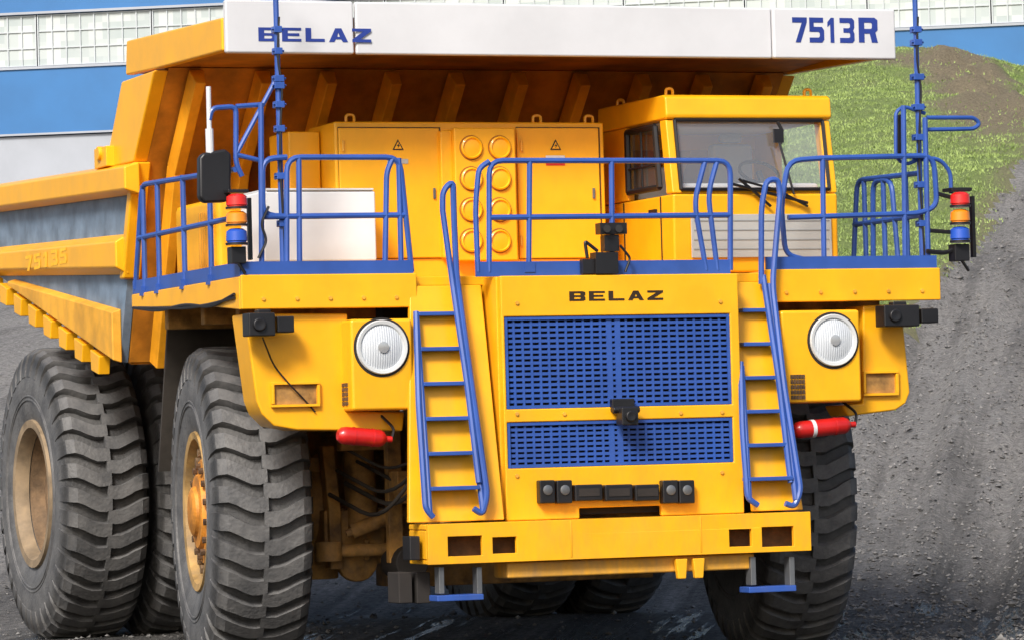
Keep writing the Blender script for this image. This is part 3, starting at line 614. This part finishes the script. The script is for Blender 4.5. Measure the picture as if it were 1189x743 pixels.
vb = MB().fbox(529, 149, 600, 303, YC - .16, .155).build('vent_box', 'yel', cb, .015)
MB().fbox(513, 152, 527, 300, YC - .09, .088).build('cable_duct', 'yel', cb, .015)
for j, y in enumerate((172, 208, 244, 280)):
    for x in (547, 580):
        c = P(x, y, YC - .16)
        m = MB(); m.lathe([(.105, 0), (.105, .03), (.092, .038), (.082, .018), (.04, .024), (0, .026)], 32, c, (0, -1, 0)); o = m.build('vent_cap', 'yel', vb)
        m = MB(); m.lathe([(.106, .003), (.118, .003), (.118, .006), (.106, .006)], 32, c, (0, -1, 0)); m.build('vent_gasket', 'gask', vb)
for (x, y) in ((462, 169), (645, 169)):
    c = P(x, y, YC - .032); w = .055
    m = MB(); m.prismy([(c.x - w, c.z - .045), (c.x + w, c.z - .045), (c.x, c.z + .055)], YC - .036, YC - .031); m.build('warning_border', 'blk', cb)
    m = MB(); m.prismy([(c.x - w * .68, c.z - .035), (c.x + w * .68, c.z - .035), (c.x, c.z + .033)], YC - .04, YC - .037); m.build('warning_sign', 'yel', cb)
    m = MB(); m.prismy([(c.x + .012, c.z + .02), (c.x - .014, c.z - .008), (c.x + .0, c.z - .008), (c.x - .006, c.z - .03), (c.x + .016, c.z + .0), (c.x + .002, c.z + .0)], YC - .043, YC - .041); m.build('warning_bolt', 'blk', cb)
for (x, y, w, mt) in ((462, 188, 24, 'gry'), (645, 184, 22, 'whi'), (645, 190, 22, 'red')):
    MB().fbox(x - w / 2, y - 3, x + w / 2, y + 2.5, YC - .036, .004).build('notice_plate', mt, cb)
for x in (cx0 + .15, 0, cx1 - .15):
    m = MB(); m.tube([(x, YC + .1, cz1 - .01), (x, YC + .1, cz1 + .07), (x + .08, YC + .1, cz1 + .07), (x + .08, YC + .1, cz1 - .01)], .014, 6, .03); m.build('lifting_eye', 'yel', cb)
MB().hexa([(cx0 - .32, -.5, 3.6), (cx0 - .01, -.5, 3.6), (cx0 - .01, .1, 3.6), (cx0 - .32, .1, 3.6), (cx0 - .32, -.5, cz1 - .06), (cx0 - .01, -.5, cz1 - .06), (cx0 - .01, .1, cz1 - .06), (cx0 - .32, .1, cz1 - .06)]).build('resistor_housing', 'yel', T, .015)
# boxes on the deck
wb = MB().fbox(306, 222, 437, 304, -1.5, .7).build('storage_box', 'whb', T, .02)
m = MB(); m.fbox(309, 219, 434, 221.7, -1.51, .72); m.build('box_lid', 'lgr', wb, .006)
tk = MB().box(-3.1, -2.3, -.65, .75, 3.61, 4.42).build('hydraulic_tank', 'yel', T, .06)
m = MB()
for k in range(7): m.box(-3.118, -3.101, -.55 + k * .07, -.52 + k * .07, 3.75, 4.3)
m.build('tank_louvre', 'yeld', tk)
for k in range(3):
    m = MB(); m.cyl((-2.9 + k * .25, 0, 4.42), (-2.9 + k * .25, 0, 4.48), .07, 16); m.build('filler_cap', 'lgr', tk)
# ------------------------------------------------------------------ railings
def railing(rails, posts, r=.026):
    m = MB()
    for q in rails: m.tube([P(*p) if isinstance(p, tuple) else Vector(p) for p in q], r, 8, .13)
    o = m.build('railing', 'blu', T)
    for a, b in posts:
        m = MB(); A = P(*a) if isinstance(a, tuple) else Vector(a); Bq = P(*b) if isinstance(b, tuple) else Vector(b)
        m.cyl(A, Bq, r, 8); m.box(Bq.x - .05, Bq.x + .05, Bq.y - .03, Bq.y + .03, Bq.z - .05, Bq.z + .04)
        m.build('post', 'blu', o)
Y = -2.36
railing([[(333, 320, Y), (333, 183, Y), (464, 183, Y), (478, 316, Y)], [(304, 252, Y), (472, 250, Y)], [(333, 183, Y), (305, 185, Y), (305, 250, Y), (333, 252, Y)], [(447, 316, Y), (449, 200, Y), (456, 184, Y)]],
        [((347, 183, Y), (348, 322, Y)), ((463, 184, Y), (466, 316, Y)), ((303, 120, Y), (304, 325, Y))])
railing([[[-3.42, -2.3, 4.55], [-3.42, .72, 4.63], [-3.42, 1.04, 3.65]], [[-3.42, -2.3, 4.13], [-3.42, .88, 4.13]]],
        [([-3.42, y, 4.62], [-3.42, y, 3.62]) for y in (-1.5, -.65, .2, .7)])
Y = -2.6
railing([[(568, 316, Y), (568, 187, Y), (848, 187, Y), (848, 314, Y)], [(568, 253, Y), (848, 250, Y)], [(555, 316, Y), (552, 240, Y), (556, 196, Y), (568, 188, Y)],
         [(820, 314, Y), (806, 235, Y), (818, 189, Y)], [(833, 314, Y), (822, 225, Y), (832, 189, Y)]],
        [((710, 187, Y), (711, 310, Y)), ((615, 187, Y), (614, 310, Y))])
Y = -2.36
railing([[(935, 302, Y), (912, 296, Y), (907, 240, Y), (915, 187, Y), (955, 184, Y)], [(955, 184, Y), (1084, 181, Y), (1088, 240, Y), (1068, 248, Y), (915, 253, Y)]],
        [((955, 184, Y), (957, 318, Y)), ((1049, 123, Y), (1051, 315, Y)), ((1074, 137, Y), (1078, 313, Y))])
railing([[[3.36, -2.2, 4.52], [3.36, -.85, 4.55], [3.36, -.7, 3.65]], [[3.36, -2.2, 4.12], [3.36, -.76, 4.12]], [[3.36, -1.7, 3.65], [3.36, -1.6, 4.50], [3.36, -1.2, 4.52], [3.36, -1.15, 3.65]]],
        [([3.36, y, 4.53], [3.36, y, 3.62]) for y in (-1.9, -1.42, -1.0)])
# ------------------------------------------------------------------ masts, mirrors, beacons
def mast(x0, x1, yb, Y, clamps):
    o = MB().cyl(P(x1, yb, Y), P(x0, -45, Y), .026, 8).build('antenna_mast', 'blu', T)
    for cpy in clamps:
        t = (cpy + 45) / (yb + 45); c = P(x0 + (x1 - x0) * t, cpy, Y); w = random.uniform(.035, .055)
        m = MB(); m.box(c.x - w, c.x + w, c.y - .05, c.y + .05, c.z - .03, c.z + .03); m.cyl((c.x - w - .02, c.y - .03, c.z), (c.x + w + .02, c.y - .03, c.z), .012, 6); m.build('clamp', 'blu', o, .008)
    m = MB(); m.tube([P(x0 + 5, 20, Y - .04), P(x0 + 3, 70, Y - .04), P(x0 + 9, 100, Y - .04), P(x0 + 5, 180, Y - .04), P(x1 + 3, 300, Y - .04)], .01, 6, .3); m.build('antenna_cable', 'blk', o)
    return o
mast(319, 329, 326, -2.3, (35, 60, 92, 100, 122, 150, 205, 260))
mast(1061, 1071, 312, -2.3, (35, 50, 90, 125, 160, 215, 260))
m = MB(); Y = -2.3
m.tube([P(281, 205, Y), P(274, 190, Y), P(274, 124, Y), P(246, 126, Y), P(243, 140, Y)], .024, 8, .06); m.tube([P(274, 180, Y), P(322, 90, Y)], .022); m.tube([P(274, 180, Y), P(303, 187, Y)], .022); m.tube([P(274, 124, Y), P(303, 122, Y)], .022)
m.build('mirror_bracket', 'blu', T)
mi = MB().fpoly([(232, 184), (236, 178), (262, 173), (269, 179), (269, 228), (264, 235), (238, 236), (232, 230)], -2.34, .11).build('mirror', 'blk', T, .025)
m = MB(); m.cyl(P(243, 150, -2.3), P(242, 101, -2.3), .022, 10); m.cyl(P(244, 184, -2.3), P(243, 150, -2.3), .036, 10); an = m.build('antenna', 'whi', T)
m = MB(); m.tube([P(1076, 137, Y), P(1131, 137, Y), P(1138, 144, Y), P(1131, 150, Y), P(1076, 151, Y)], .02, 8, .05); m.tube([P(1060, 186, Y), P(1090, 184, Y), P(1104, 200, Y), P(1104, 225, Y)], .02, 8, .08)
m.tube([P(1074, 132, Y), P(1050, 124, Y), P(1040, 130, Y), P(1040, 184, Y), P(1052, 192, Y), P(1074, 182, Y)], .018, 8, .06)
m.build('mirror_bracket', 'blu', T)
MB().fpoly([(1043, 136), (1045, 133), (1048, 133), (1050, 136), (1050, 176), (1047, 180), (1043, 178)], -2.25, .05).build('mirror', 'blk', T, .01)
def beacon(px, Y, ys, sc_=1):
    w = 12
    m = MB(); m.fbox(px - w, ys[0] - 4, px + w, ys[0], Y - .02, .2); m.fbox(px + w, ys[0] + 6, px + w + 4, ys[3] + 16, Y + .06, .06); m.fbox(px - w + 4, ys[3] + .5, px + w - 3, ys[3] + 20, Y - .02, .14); m.tube([P(px, ys[3] + 20, Y), P(px + 8, ys[3] + 32, Y)], .016)
    o = m.build('beacon_stack', 'blk', T, .01)
    for i, (nm, mt) in enumerate((('red_lens', 'redl'), ('orange_lens', 'oral'), ('blue_lens', 'blul'))):
        a = P(px - 2, ys[i + 1] - 1, Y); b = P(px - 2, ys[i] + 1, Y); L_ = (b - a).length
        m = MB(); m.lathe([(0, 0), (.085, 0), (.085, L_ * .2), (.095, L_ * .25), (.09, L_ * .8), (.06, L_ * .95), (0, L_)], 22, a, (0, 0, 1)); m.build(nm, mt, o)
        m = MB(); m.lathe([(.088, 0), (.1, 0), (.1, L_ * .14), (.088, L_ * .14)], 22, a, (0, 0, 1), True); m.build('lens_collar', 'blk', o)
beacon(277, -2.45, (224, 244, 264, 286)); beacon(1117, -2.45, (222, 242, 262, 283))
MB().tube([P(300, 300, -2.4), P(310, 280, -2.4), P(303, 260, -2.4), P(312, 240, -2.4)], .012, 6, .05).build('cable', 'blk', T)
m = MB(); m.tube([P(1076, 292, -2.4), P(1098, 294, -2.4), P(1112, 288, -2.4)], .022, 6, .05); m.tube([P(1088, 225, -2.36), P(1106, 230, -2.4)], .02, 6); m.tube([P(1079, 268, -2.36), P(1106, 270, -2.4)], .02, 6); m.build('beacon_bracket', 'blk', T)
# ================================================================== SETTING
def sstep(a, b, x):
    t = max(0, min(1, (x - a) / (b - a))); return t * t * (3 - 2 * t)
def wpos(xc, d): return CP.x + r0.x * xc + fh.x * d, CP.y + r0.y * xc + fh.y * d
def H(xc, d):
    x, y = wpos(xc, d)
    n = noise.noise(Vector((x * .25, y * .25, 0))) * .05 + noise.noise(Vector((x * .9, y * .9, 3))) * .03 + noise.noise(Vector((x * 2.3, y * 2.3, 8))) * .02
    near = 1 - sstep(46, 56, d)
    z = .17 * sstep(.8, 4.4, y)
    ridge = 8.3 + 4.5 * sstep(-5, 10, xc) - .45 * sstep(12.3, 14.5, xc)
    k = (ridge - .2) / 66
    dd = min(d, 112)
    z += max(0, dd - 46) * k
    m_ = math.exp(-((xc - 12.3) / 1.3) ** 2) * sstep(86, 98, d) * (1 - sstep(108, 114, d))
    z += m_ * (.12 + .5 * noise.noise(Vector((x * .9, y * .9, 4))) + .25 * noise.noise(Vector((x * 2.5, y * 2.5, 4))))
    z += n * (1 + 2 * (1 - near)) + noise.noise(Vector((x * .08, y * .08, 9))) * .4 * (1 - near)
    # wheel ruts running up the haul road
    ru = (xc - .175 * (d - 40)) * 4.2 + noise.noise(Vector((x * .12, y * .12, 7))) * 2.0
    z += (.09 * sin(ru) + .06 * sin(ru * 2.3 + 1)) * sstep(3.8, 5.5, xc) * sstep(37, 43, d) * (1 - sstep(66, 84, d))
    return z
def gmask(xc, d):
    x, y = wpos(xc, d)
    if xc < 1: return -5
    return d - (67.5 + 4.3 * (xc - 6.9) if xc > 4 else 76) + noise.noise(Vector((x * .3, y * .3, 5))) * 2.2 + noise.noise(Vector((x * 1.1, y * 1.1, 2))) * 1.0
ds = [-30, -10, 5, 15, 22, 28] + [31 + .25 * i for i in range(96)] + [55 + .6 * i for i in range(100)] + [115.5, 118, 125, 140, 170, 220, 320, 500, 900, 1600, 3000]
xcs = [-1500, -600, -250, -120, -60, -35, -24] + [-18 + .4 * i for i in range(53)] + [3.1 + .16 * i for i in range(98)] + [20, 24, 35, 60, 120, 250, 600, 1500]
hts = [[H(x, d) for x in xcs] for d in ds]
def ground_mat(name, grass):
    m = bpy.data.materials.new(name); m.use_nodes = True; nt = m.node_tree; N = nt.nodes; L = nt.links; b = N['Principled BSDF']
    g = N.new('ShaderNodeNewGeometry')
    def nz(s, d=8, r=.65, vec=None):
        n = N.new('ShaderNodeTexNoise'); n.inputs['Scale'].default_value = s; n.inputs['Detail'].default_value = d; n.inputs['Roughness'].default_value = r; L.new(vec or g.outputs['Position'], n.inputs['Vector']); return n
    def ramp(src, p0, c0, p1, c1):
        r = N.new('ShaderNodeValToRGB'); e = r.color_ramp.elements; e[0].position = p0; e[1].position = p1; e[0].color = (*c0, 1); e[1].color = (*c1, 1); L.new(src, r.inputs[0]); return r
    def mix(f, a, c):
        x = N.new('ShaderNodeMix'); x.data_type = 'RGBA'; L.new(f, x.inputs['Factor']); L.new(a, x.inputs['A']); L.new(c, x.inputs['B']); return x.outputs['Result']
    at = N.new('ShaderNodeAttribute'); at.attribute_name = 'mask'
    fine = nz(13, 10, .8); vf = nz(40, 4)
    if not grass:
        rot = N.new('ShaderNodeMapping'); rot.inputs['Rotation'].default_value = (0, 0, R(31)); L.new(g.outputs['Position'], rot.inputs[0])
        mp = N.new('ShaderNodeMapping'); mp.inputs['Scale'].default_value = (2.2, .10, 0); L.new(rot.outputs[0], mp.inputs[0])
        streak = nz(1.0, 6, .65, mp.outputs[0])
        patch = nz(.45, 6, .6)
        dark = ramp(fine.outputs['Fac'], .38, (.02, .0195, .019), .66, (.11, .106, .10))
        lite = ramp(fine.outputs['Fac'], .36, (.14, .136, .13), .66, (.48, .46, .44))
        def rng(s, amp):
            q = N.new('ShaderNodeMapRange'); q.inputs['From Min'].default_value = .35; q.inputs['From Max'].default_value = .65; q.inputs['To Min'].default_value = -amp; q.inputs['To Max'].default_value = amp; L.new(s, q.inputs['Value']); return q.outputs[0]
        def add(a_, c_):
            q = N.new('ShaderNodeMath'); q.operation = 'ADD'; L.new(a_, q.inputs[0]); L.new(c_, q.inputs[1]); return q.outputs[0]
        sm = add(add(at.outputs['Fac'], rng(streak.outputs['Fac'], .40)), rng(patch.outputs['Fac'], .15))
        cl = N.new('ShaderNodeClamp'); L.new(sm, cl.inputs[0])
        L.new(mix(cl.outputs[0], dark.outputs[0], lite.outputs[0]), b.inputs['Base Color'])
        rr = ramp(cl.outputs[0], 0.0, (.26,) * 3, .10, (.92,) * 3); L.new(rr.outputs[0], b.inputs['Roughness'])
        b.inputs['Specular IOR Level'].default_value = .4
    else:
        big = nz(.35)
        g1 = ramp(fine.outputs['Fac'], .3, (.14, .20, .05), .7, (.27, .35, .11))
        g2 = ramp(fine.outputs['Fac'], .3, (.13, .10, .065), .7, (.34, .28, .19))
        f = ramp(big.outputs['Fac'], .54, (0,) * 3, .70, (.35,) * 3)
        c = mix(f.outputs[0], g1.outputs[0], g2.outputs[0])
        c = mix(at.outputs['Fac'], c, g2.outputs[0])
        L.new(c, b.inputs['Base Color']); b.inputs['Roughness'].default_value = .95
    bp = N.new('ShaderNodeBump'); bp.inputs['Strength'].default_value = 1.0; bp.inputs['Distance'].default_value = .12
    n4 = nz(11, 10, .8); L.new(n4.outputs['Fac'], bp.inputs['Height']); L.new(bp.outputs[0], b.inputs['Normal'])
    return m
def dirt(xc, d):
    x, y = wpos(xc, d)
    a = 1 - sstep(.7, 1.9, abs(xc - 12.2 + (112 - d) * .03) + 1.0 * noise.noise(Vector((x * .5, y * .5, 1))))
    a *= sstep(84, 94, d) * .95
    return max(a, .7 * (1 - sstep(0, 4, gmask(xc, d))))
for grass in (False, True):
    bm = bmesh.new(); lay = bm.verts.layers.float.new('mask'); V = {}
    for i in range(len(ds) - 1):
        for j in range(len(xcs) - 1):
            isg = gmask((xcs[j] + xcs[j + 1]) / 2, (ds[i] + ds[i + 1]) / 2) > 0
            if isg != grass: continue
            fs = []
            for (a, b_) in ((i, j), (i, j + 1), (i + 1, j + 1), (i + 1, j)):
                if (a, b_) not in V:
                    x, y = wpos(xcs[b_], ds[a]); v = bm.verts.new((x, y, hts[a][b_]))
                    if grass: v[lay] = dirt(xcs[b_], ds[a])
                    else: v[lay] = .12 + .78 * sstep(41, 54, ds[a] - .25 * max(0, xcs[b_] - 5))
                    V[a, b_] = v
                fs.append(V[a, b_])
            bm.faces.new(fs)
    bmesh.ops.recalc_face_normals(bm, faces=bm.faces[:])
    if sum(f.normal.z for f in bm.faces) < 0: bmesh.ops.reverse_faces(bm, faces=bm.faces[:])
    nm = 'grass_hill' if grass else 'ground'
    me = bpy.data.meshes.new(nm); bm.to_mesh(me); bm.free()
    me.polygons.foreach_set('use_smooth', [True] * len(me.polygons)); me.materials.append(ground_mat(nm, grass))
    o = bpy.data.objects.new(nm, me); col.objects.link(o); o['kind'] = 'structure'
    o['label'] = 'green grassy embankment rising behind the truck' if grass else 'dark gravel yard sloping up beside the truck'
    o['category'] = 'hill' if grass else 'ground'
# grass blades
M['gr'] = pmat('grass_blades', (.29, .38, .12), .8, var=.4, scale=.7, c2=(.16, .23, .06))
bm = bmesh.new(); cnt = 0
while cnt < 60000:
    d = random.uniform(60, 114); px = random.uniform(880, 1215); xc = (px - 594.5) / F * d
    if gmask(xc, d) < random.uniform(-1, 1.5) or random.random() < dirt(xc, d) * .95: continue
    x, y = wpos(xc, d); z = H(xc, d); h = random.uniform(.02, .06) * (1.8 if random.random() < .04 else 1); a = random.uniform(0, pi); w = random.uniform(.01, .024)
    lx, ly = random.gauss(0, .03), random.gauss(0, .03)
    v = [bm.verts.new((x - cos(a) * w, y - sin(a) * w, z - .02)), bm.verts.new((x + cos(a) * w, y + sin(a) * w, z - .02)), bm.verts.new((x + lx, y + ly, z + h))]
    bm.faces.new(v); cnt += 1
me = bpy.data.meshes.new('grass'); bm.to_mesh(me); bm.free(); me.materials.append(M['gr'])
o = bpy.data.objects.new('grass', me); col.objects.link(o); o['kind'] = 'stuff'; o['label'] = 'short green grass covering the embankment'; o['category'] = 'grass'
# loose stones
M['sto'] = pmat('loose_stone', (.20, .195, .188), .9, var=.7, scale=7, c2=(.035, .035, .035))
bm = bmesh.new()
for k in range(24000):
    if k < 9000: d = 34 + 42 * random.random() ** 1.2; px = random.uniform(-40, 1230)
    else: d = random.uniform(40, 82); px = random.uniform(940, 1215)
    xc = (px - 594.5) / F * d
    if gmask(xc, d) > 0: continue
    x, y = wpos(xc, d); z = H(xc, d); s = .008 + .026 * random.random() ** 3 + (.04 if random.random() < .006 else 0)
    vs = []
    for (a, b_, c) in ((1, 0, 0), (-1, 0, 0), (0, 1, 0), (0, -1, 0), (0, 0, 1), (0, 0, -1)):
        vs.append(bm.verts.new((x + (a + random.uniform(-.4, .4)) * s, y + (b_ + random.uniform(-.4, .4)) * s, z + s * .3 + (c + random.uniform(-.3, .3)) * s * .7)))
    for q in ((0, 2, 4), (2, 1, 4), (1, 3, 4), (3, 0, 4), (2, 0, 5), (1, 2, 5), (3, 1, 5), (0, 3, 5)): bm.faces.new([vs[i] for i in q])
me = bpy.data.meshes.new('gravel'); bm.to_mesh(me); bm.free(); me.materials.append(M['sto'])
o = bpy.data.objects.new('gravel', me); col.objects.link(o); o['kind'] = 'stuff'; o['label'] = 'loose grey stones scattered over the yard'; o['category'] = 'gravel'
# factory building
bd = bpy.data.objects.new('factory_building', None); col.objects.link(bd)
x, y = wpos(0, 200); bd.location = (x, y, 0); bd.rotation_euler = (0, 0, R(-31))
bd['label'] = 'long blue factory building with glazed window strip standing behind the truck'; bd['category'] = 'building'
M['bblu'] = pmat('blue_cladding', (.03, .16, .40), .5, var=.1, scale=.3)
M['bgry'] = pmat('grey_cladding', (.38, .41, .46), .6, var=.1, scale=.3)
M['mul'] = pmat('window_bar', (.50, .54, .56), .5, var=.05)
def panemat():
    m = pmat('frosted_pane', (.5, .55, .57), .3, var=.1, scale=.5); nt = m.node_tree; N = nt.nodes; L = nt.links
    g = N.new('ShaderNodeTexCoord'); s = N.new('ShaderNodeSeparateXYZ'); L.new(g.outputs['Object'], s.inputs[0])
    def fl(sock, size):
        a = N.new('ShaderNodeMath'); a.operation = 'DIVIDE'; L.new(sock, a.inputs[0]); a.inputs[1].default_value = size
        f = N.new('ShaderNodeMath'); f.operation = 'FLOOR'; L.new(a.outputs[0], f.inputs[0]); return f.outputs[0]
    cmb = N.new('ShaderNodeCombineXYZ'); L.new(fl(s.outputs['X'], .735), cmb.inputs[0]); L.new(fl(s.outputs['Z'], .86), cmb.inputs[1])
    wn = N.new('ShaderNodeTexWhiteNoise'); wn.noise_dimensions = '2D'; L.new(cmb.outputs[0], wn.inputs['Vector'])
    r = N.new('ShaderNodeValToRGB'); e = r.color_ramp.elements; e[0].color = (.40, .46, .46, 1); e[1].color = (.58, .62, .61, 1); L.new(wn.outputs[0], r.inputs[0]); L.new(r.outputs[0], N['Principled BSDF'].inputs['Base Color']); return m
M['pane'] = panemat()
MB().box(-90, 90, 0, 40, 2, 18.45).build('lower_wall', 'bgry', bd)
def clad(z0, z1):
    m = MB(); m.box(-90, 90, -.1, 40, z0, z1)
    return m.build('blue_wall', 'bblu', bd)
clad(18.5, 21.98); clad(24.62, 27.0)
m = MB(); m.box(-90.2, 90.2, -.3, 40.2, 27.02, 27.35); m.build('roof', 'bgry', bd)
for (za, zb_) in ((21.85, 21.97), (24.63, 24.75), (18.5, 18.6)):
    m = MB(); m.box(-90, 90, -.2, -.105, za, zb_); m.build('flashing', 'bgry', bd)
for k in range(30):
    a = -90 + k * 6
    w = MB().box(a + .08, a + 5.92, .05, .4, 22.0, 24.6).build('window', 'pane', bd)
    m = MB()
    for i in range(9): m.box(a + .06 + i * .735 - .03, a + .06 + i * .735 + .03, -.03, .048, 22.0, 24.6)
    for z in (22.03, 22.9, 23.75, 24.55): m.box(a + .1, a + 5.9, -.02, .046, z - .025, z + .025)
    m.build('window_frame', 'mul', w)
# ------------------------------------------------------------------ light
sdir = Vector((-.66, -.76, .84)).normalized()
el = math.asin(sdir.z); az = math.atan2(sdir.x, sdir.y)
w = bpy.data.worlds.new('World'); sc.world = w; w.use_nodes = True
nt = w.node_tree; sk = nt.nodes.new('ShaderNodeTexSky'); sk.sky_type = 'NISHITA'; sk.sun_disc = False; sk.sun_elevation = el; sk.sun_rotation = az; sk.dust_density = 4; sk.air_density = 1.0
bg = nt.nodes['Background']; nt.links.new(sk.outputs[0], bg.inputs[0]); bg.inputs[1].default_value = .15
su = bpy.data.objects.new('sun', bpy.data.lights.new('sun', 'SUN')); col.objects.link(su)
su.data.energy = 3.7; su.data.angle = R(14); su.data.color = (1, .96, .91)
su.rotation_euler = (-sdir).to_track_quat('-Z', 'Y').to_euler(); su.location = (0, 0, 40)
sc.view_settings.view_transform = 'Standard'; sc.view_settings.look = 'None'; sc.view_settings.exposure = 0
